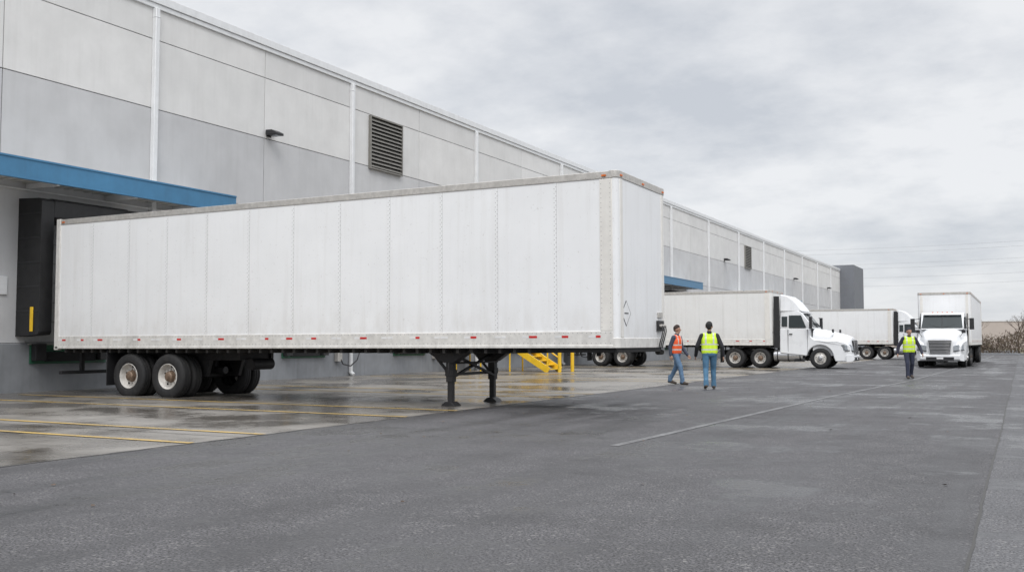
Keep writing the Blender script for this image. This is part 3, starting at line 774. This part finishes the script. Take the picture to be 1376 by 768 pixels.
        for i in range(SG):
            fs.append((o,o+1+(i+1)%SG,o+1+i))
            for j in range(n-1): fs.append((o+1+j*SG+i,o+1+j*SG+(i+1)%SG,o+1+(j+1)*SG+(i+1)%SG,o+1+(j+1)*SG+i))
            fs.append((o+1+(n-1)*SG+i,o+1+(n-1)*SG+(i+1)%SG,e))
    me=bpy.data.meshes.new('tmp'); me.from_pydata([tuple(v) for v in vs],[],fs)
    o=bpy.data.objects.new('tmp',me); S.collection.objects.link(o)
    r=o.modifiers.new('r','REMESH'); r.mode='VOXEL'; r.voxel_size=.0085
    sm=o.modifiers.new('s','SMOOTH'); sm.factor=.5; sm.iterations=3
    dg=bpy.context.evaluated_depsgraph_get(); nm=bpy.data.meshes.new_from_object(o.evaluated_get(dg))
    bpy.data.objects.remove(o)
    n=len(nm.polygons); ce=np.zeros(n*3); nm.polygons.foreach_get('center',ce); ce=ce.reshape(-1,3)
    best=np.full(n,1e9); idx=np.zeros(n,int)
    for a,b_,r0,r1,t in seg:
        A=np.array(a);D=np.array(b_)-A; L2=max(D@D,1e-9); u=np.clip(((ce-A)@D)/L2,0,1)
        dist=np.linalg.norm(ce-(A+u[:,None]*D),axis=1)-(r0+(r1-r0)*u)
        k=dist<best; best[k]=dist[k]; idx[k]=tags.index(t)
    v=tags.index('vest'); z=ce[:,2]; tp=(idx==v)
    rf=tp&(((z>1.02)&(z<1.06))|((z>1.16)&(z<1.195))|((abs(abs(ce[:,0])-.10)<.02)&(z>1.19)))
    idx[rf]=tags.index('refl')
    nm.materials.clear()
    for t in tags: nm.materials.append(mats[t])
    nm.polygons.foreach_set('material_index',idx.astype(np.int32)); nm.polygons.foreach_set('use_smooth',[True]*n)
    ob=bpy.data.objects.new(name,nm); S.collection.objects.link(ob)
    ob.location=loc; ob.rotation_euler=(0,0,head); k=height/1.79; ob.scale=(k,k,k)
    return ob
R_=math.radians
person('warehouse_worker',(-9.07,28.1,0),R_(-100),(.05,.06,.09),(.85,.12,.03),(.10,.17,.27),(.04,.025,.02),stride=.26,turn=R_(25),height=1.76)
person('warehouse_worker',(-7.4,25.8,0),R_(20),(.02,.02,.025),(.62,.85,.04),(.08,.18,.29),(.02,.02,.02),stride=.16,armout=.6,height=1.80,turn=R_(-15))
person('warehouse_worker',(-3.45,36.3,0),R_(200),(.03,.03,.05),(.62,.85,.04),(.03,.035,.06),(.03,.03,.04),stride=.2,height=1.74,armout=.8,turn=R_(10))

# ------------------------------------------------------------------ world
w=bpy.data.worlds.new('World'); S.world=w; w.use_nodes=True; nt=w.node_tree
for n in list(nt.nodes): nt.nodes.remove(n)
out=nt.nodes.new('ShaderNodeOutputWorld'); sky=nt.nodes.new('ShaderNodeTexSky'); sky.sky_type='NISHITA'; sky.sun_disc=False
SE,SAZ=math.radians(48),math.radians(150)
sky.sun_elevation=SE; sky.sun_rotation=SAZ
bg1=nt.nodes.new('ShaderNodeBackground'); bg1.inputs[1].default_value=.10; nt.links.new(sky.outputs[0],bg1.inputs[0])
tc=nt.nodes.new('ShaderNodeTexCoord').outputs['Generated']
sx=nt.nodes.new('ShaderNodeSeparateXYZ'); nt.links.new(tc,sx.inputs[0])
zc=math_(nt,'ADD',math_(nt,'MAXIMUM',sx.outputs[2],0.0),.22)
cx=nt.nodes.new('ShaderNodeCombineXYZ'); nt.links.new(math_(nt,'DIVIDE',sx.outputs[0],zc),cx.inputs[0]); nt.links.new(math_(nt,'DIVIDE',sx.outputs[1],zc),cx.inputs[1])
n1=noise(nt,cx.outputs[0],1.5,3,.5,off=(2.3,.4,0)); n2=noise(nt,cx.outputs[0],4.5,6,.6,off=(7,3,1))
cl=math_(nt,'ADD',math_(nt,'MULTIPLY',n1,.62),math_(nt,'MULTIPLY',n2,.38))
cc=ramp(nt,cl,.37,.58,(.61,.64,.69,1),(.88,.89,.91,1))
mr=nt.nodes.new('ShaderNodeMapRange'); nt.links.new(sx.outputs[2],mr.inputs[0]); mr.interpolation_type='SMOOTHSTEP'
mr.inputs[1].default_value=.34; mr.inputs[2].default_value=.9; mr.inputs[3].default_value=1.0; mr.inputs[4].default_value=2.7
hz=nt.nodes.new('ShaderNodeMapRange'); nt.links.new(sx.outputs[2],hz.inputs[0]); hz.inputs[1].default_value=0; hz.inputs[2].default_value=.12; hz.inputs[3].default_value=.6; hz.inputs[4].default_value=0
cc=mixc(nt,hz.outputs[0],cc,(.76,.78,.81))
bg2=nt.nodes.new('ShaderNodeBackground'); nt.links.new(cc,bg2.inputs[0]); nt.links.new(mr.outputs[0],bg2.inputs[1])
mx=nt.nodes.new('ShaderNodeMixShader'); mx.inputs[0].default_value=.93
nt.links.new(bg1.outputs[0],mx.inputs[1]); nt.links.new(bg2.outputs[0],mx.inputs[2]); nt.links.new(mx.outputs[0],out.inputs[0])
sd=bpy.data.lights.new('sun','SUN'); sd.energy=1.45; sd.angle=math.radians(28); sd.color=(1,.98,.95)
so=bpy.data.objects.new('sun',sd); S.collection.objects.link(so)
dirv=Vector((math.sin(SAZ)*math.cos(SE),math.cos(SAZ)*math.cos(SE),math.sin(SE)))
so.rotation_euler=dirv.to_track_quat('Z','Y').to_euler(); so.location=(0,0,30)
# ------------------------------------------------------------------ camera
cd=bpy.data.cameras.new('camera'); cd.lens=34.7; cd.sensor_width=36; cd.clip_end=4000; cd.clip_start=.05
co=bpy.data.objects.new('camera',cd); S.collection.objects.link(co); co.location=(0,0,1.25)
co.rotation_euler=(math.radians(90+3.235),0,math.radians(27.3)); S.camera=co
S.view_settings.view_transform='Standard'; S.view_settings.look='None'; S.view_settings.exposure=0
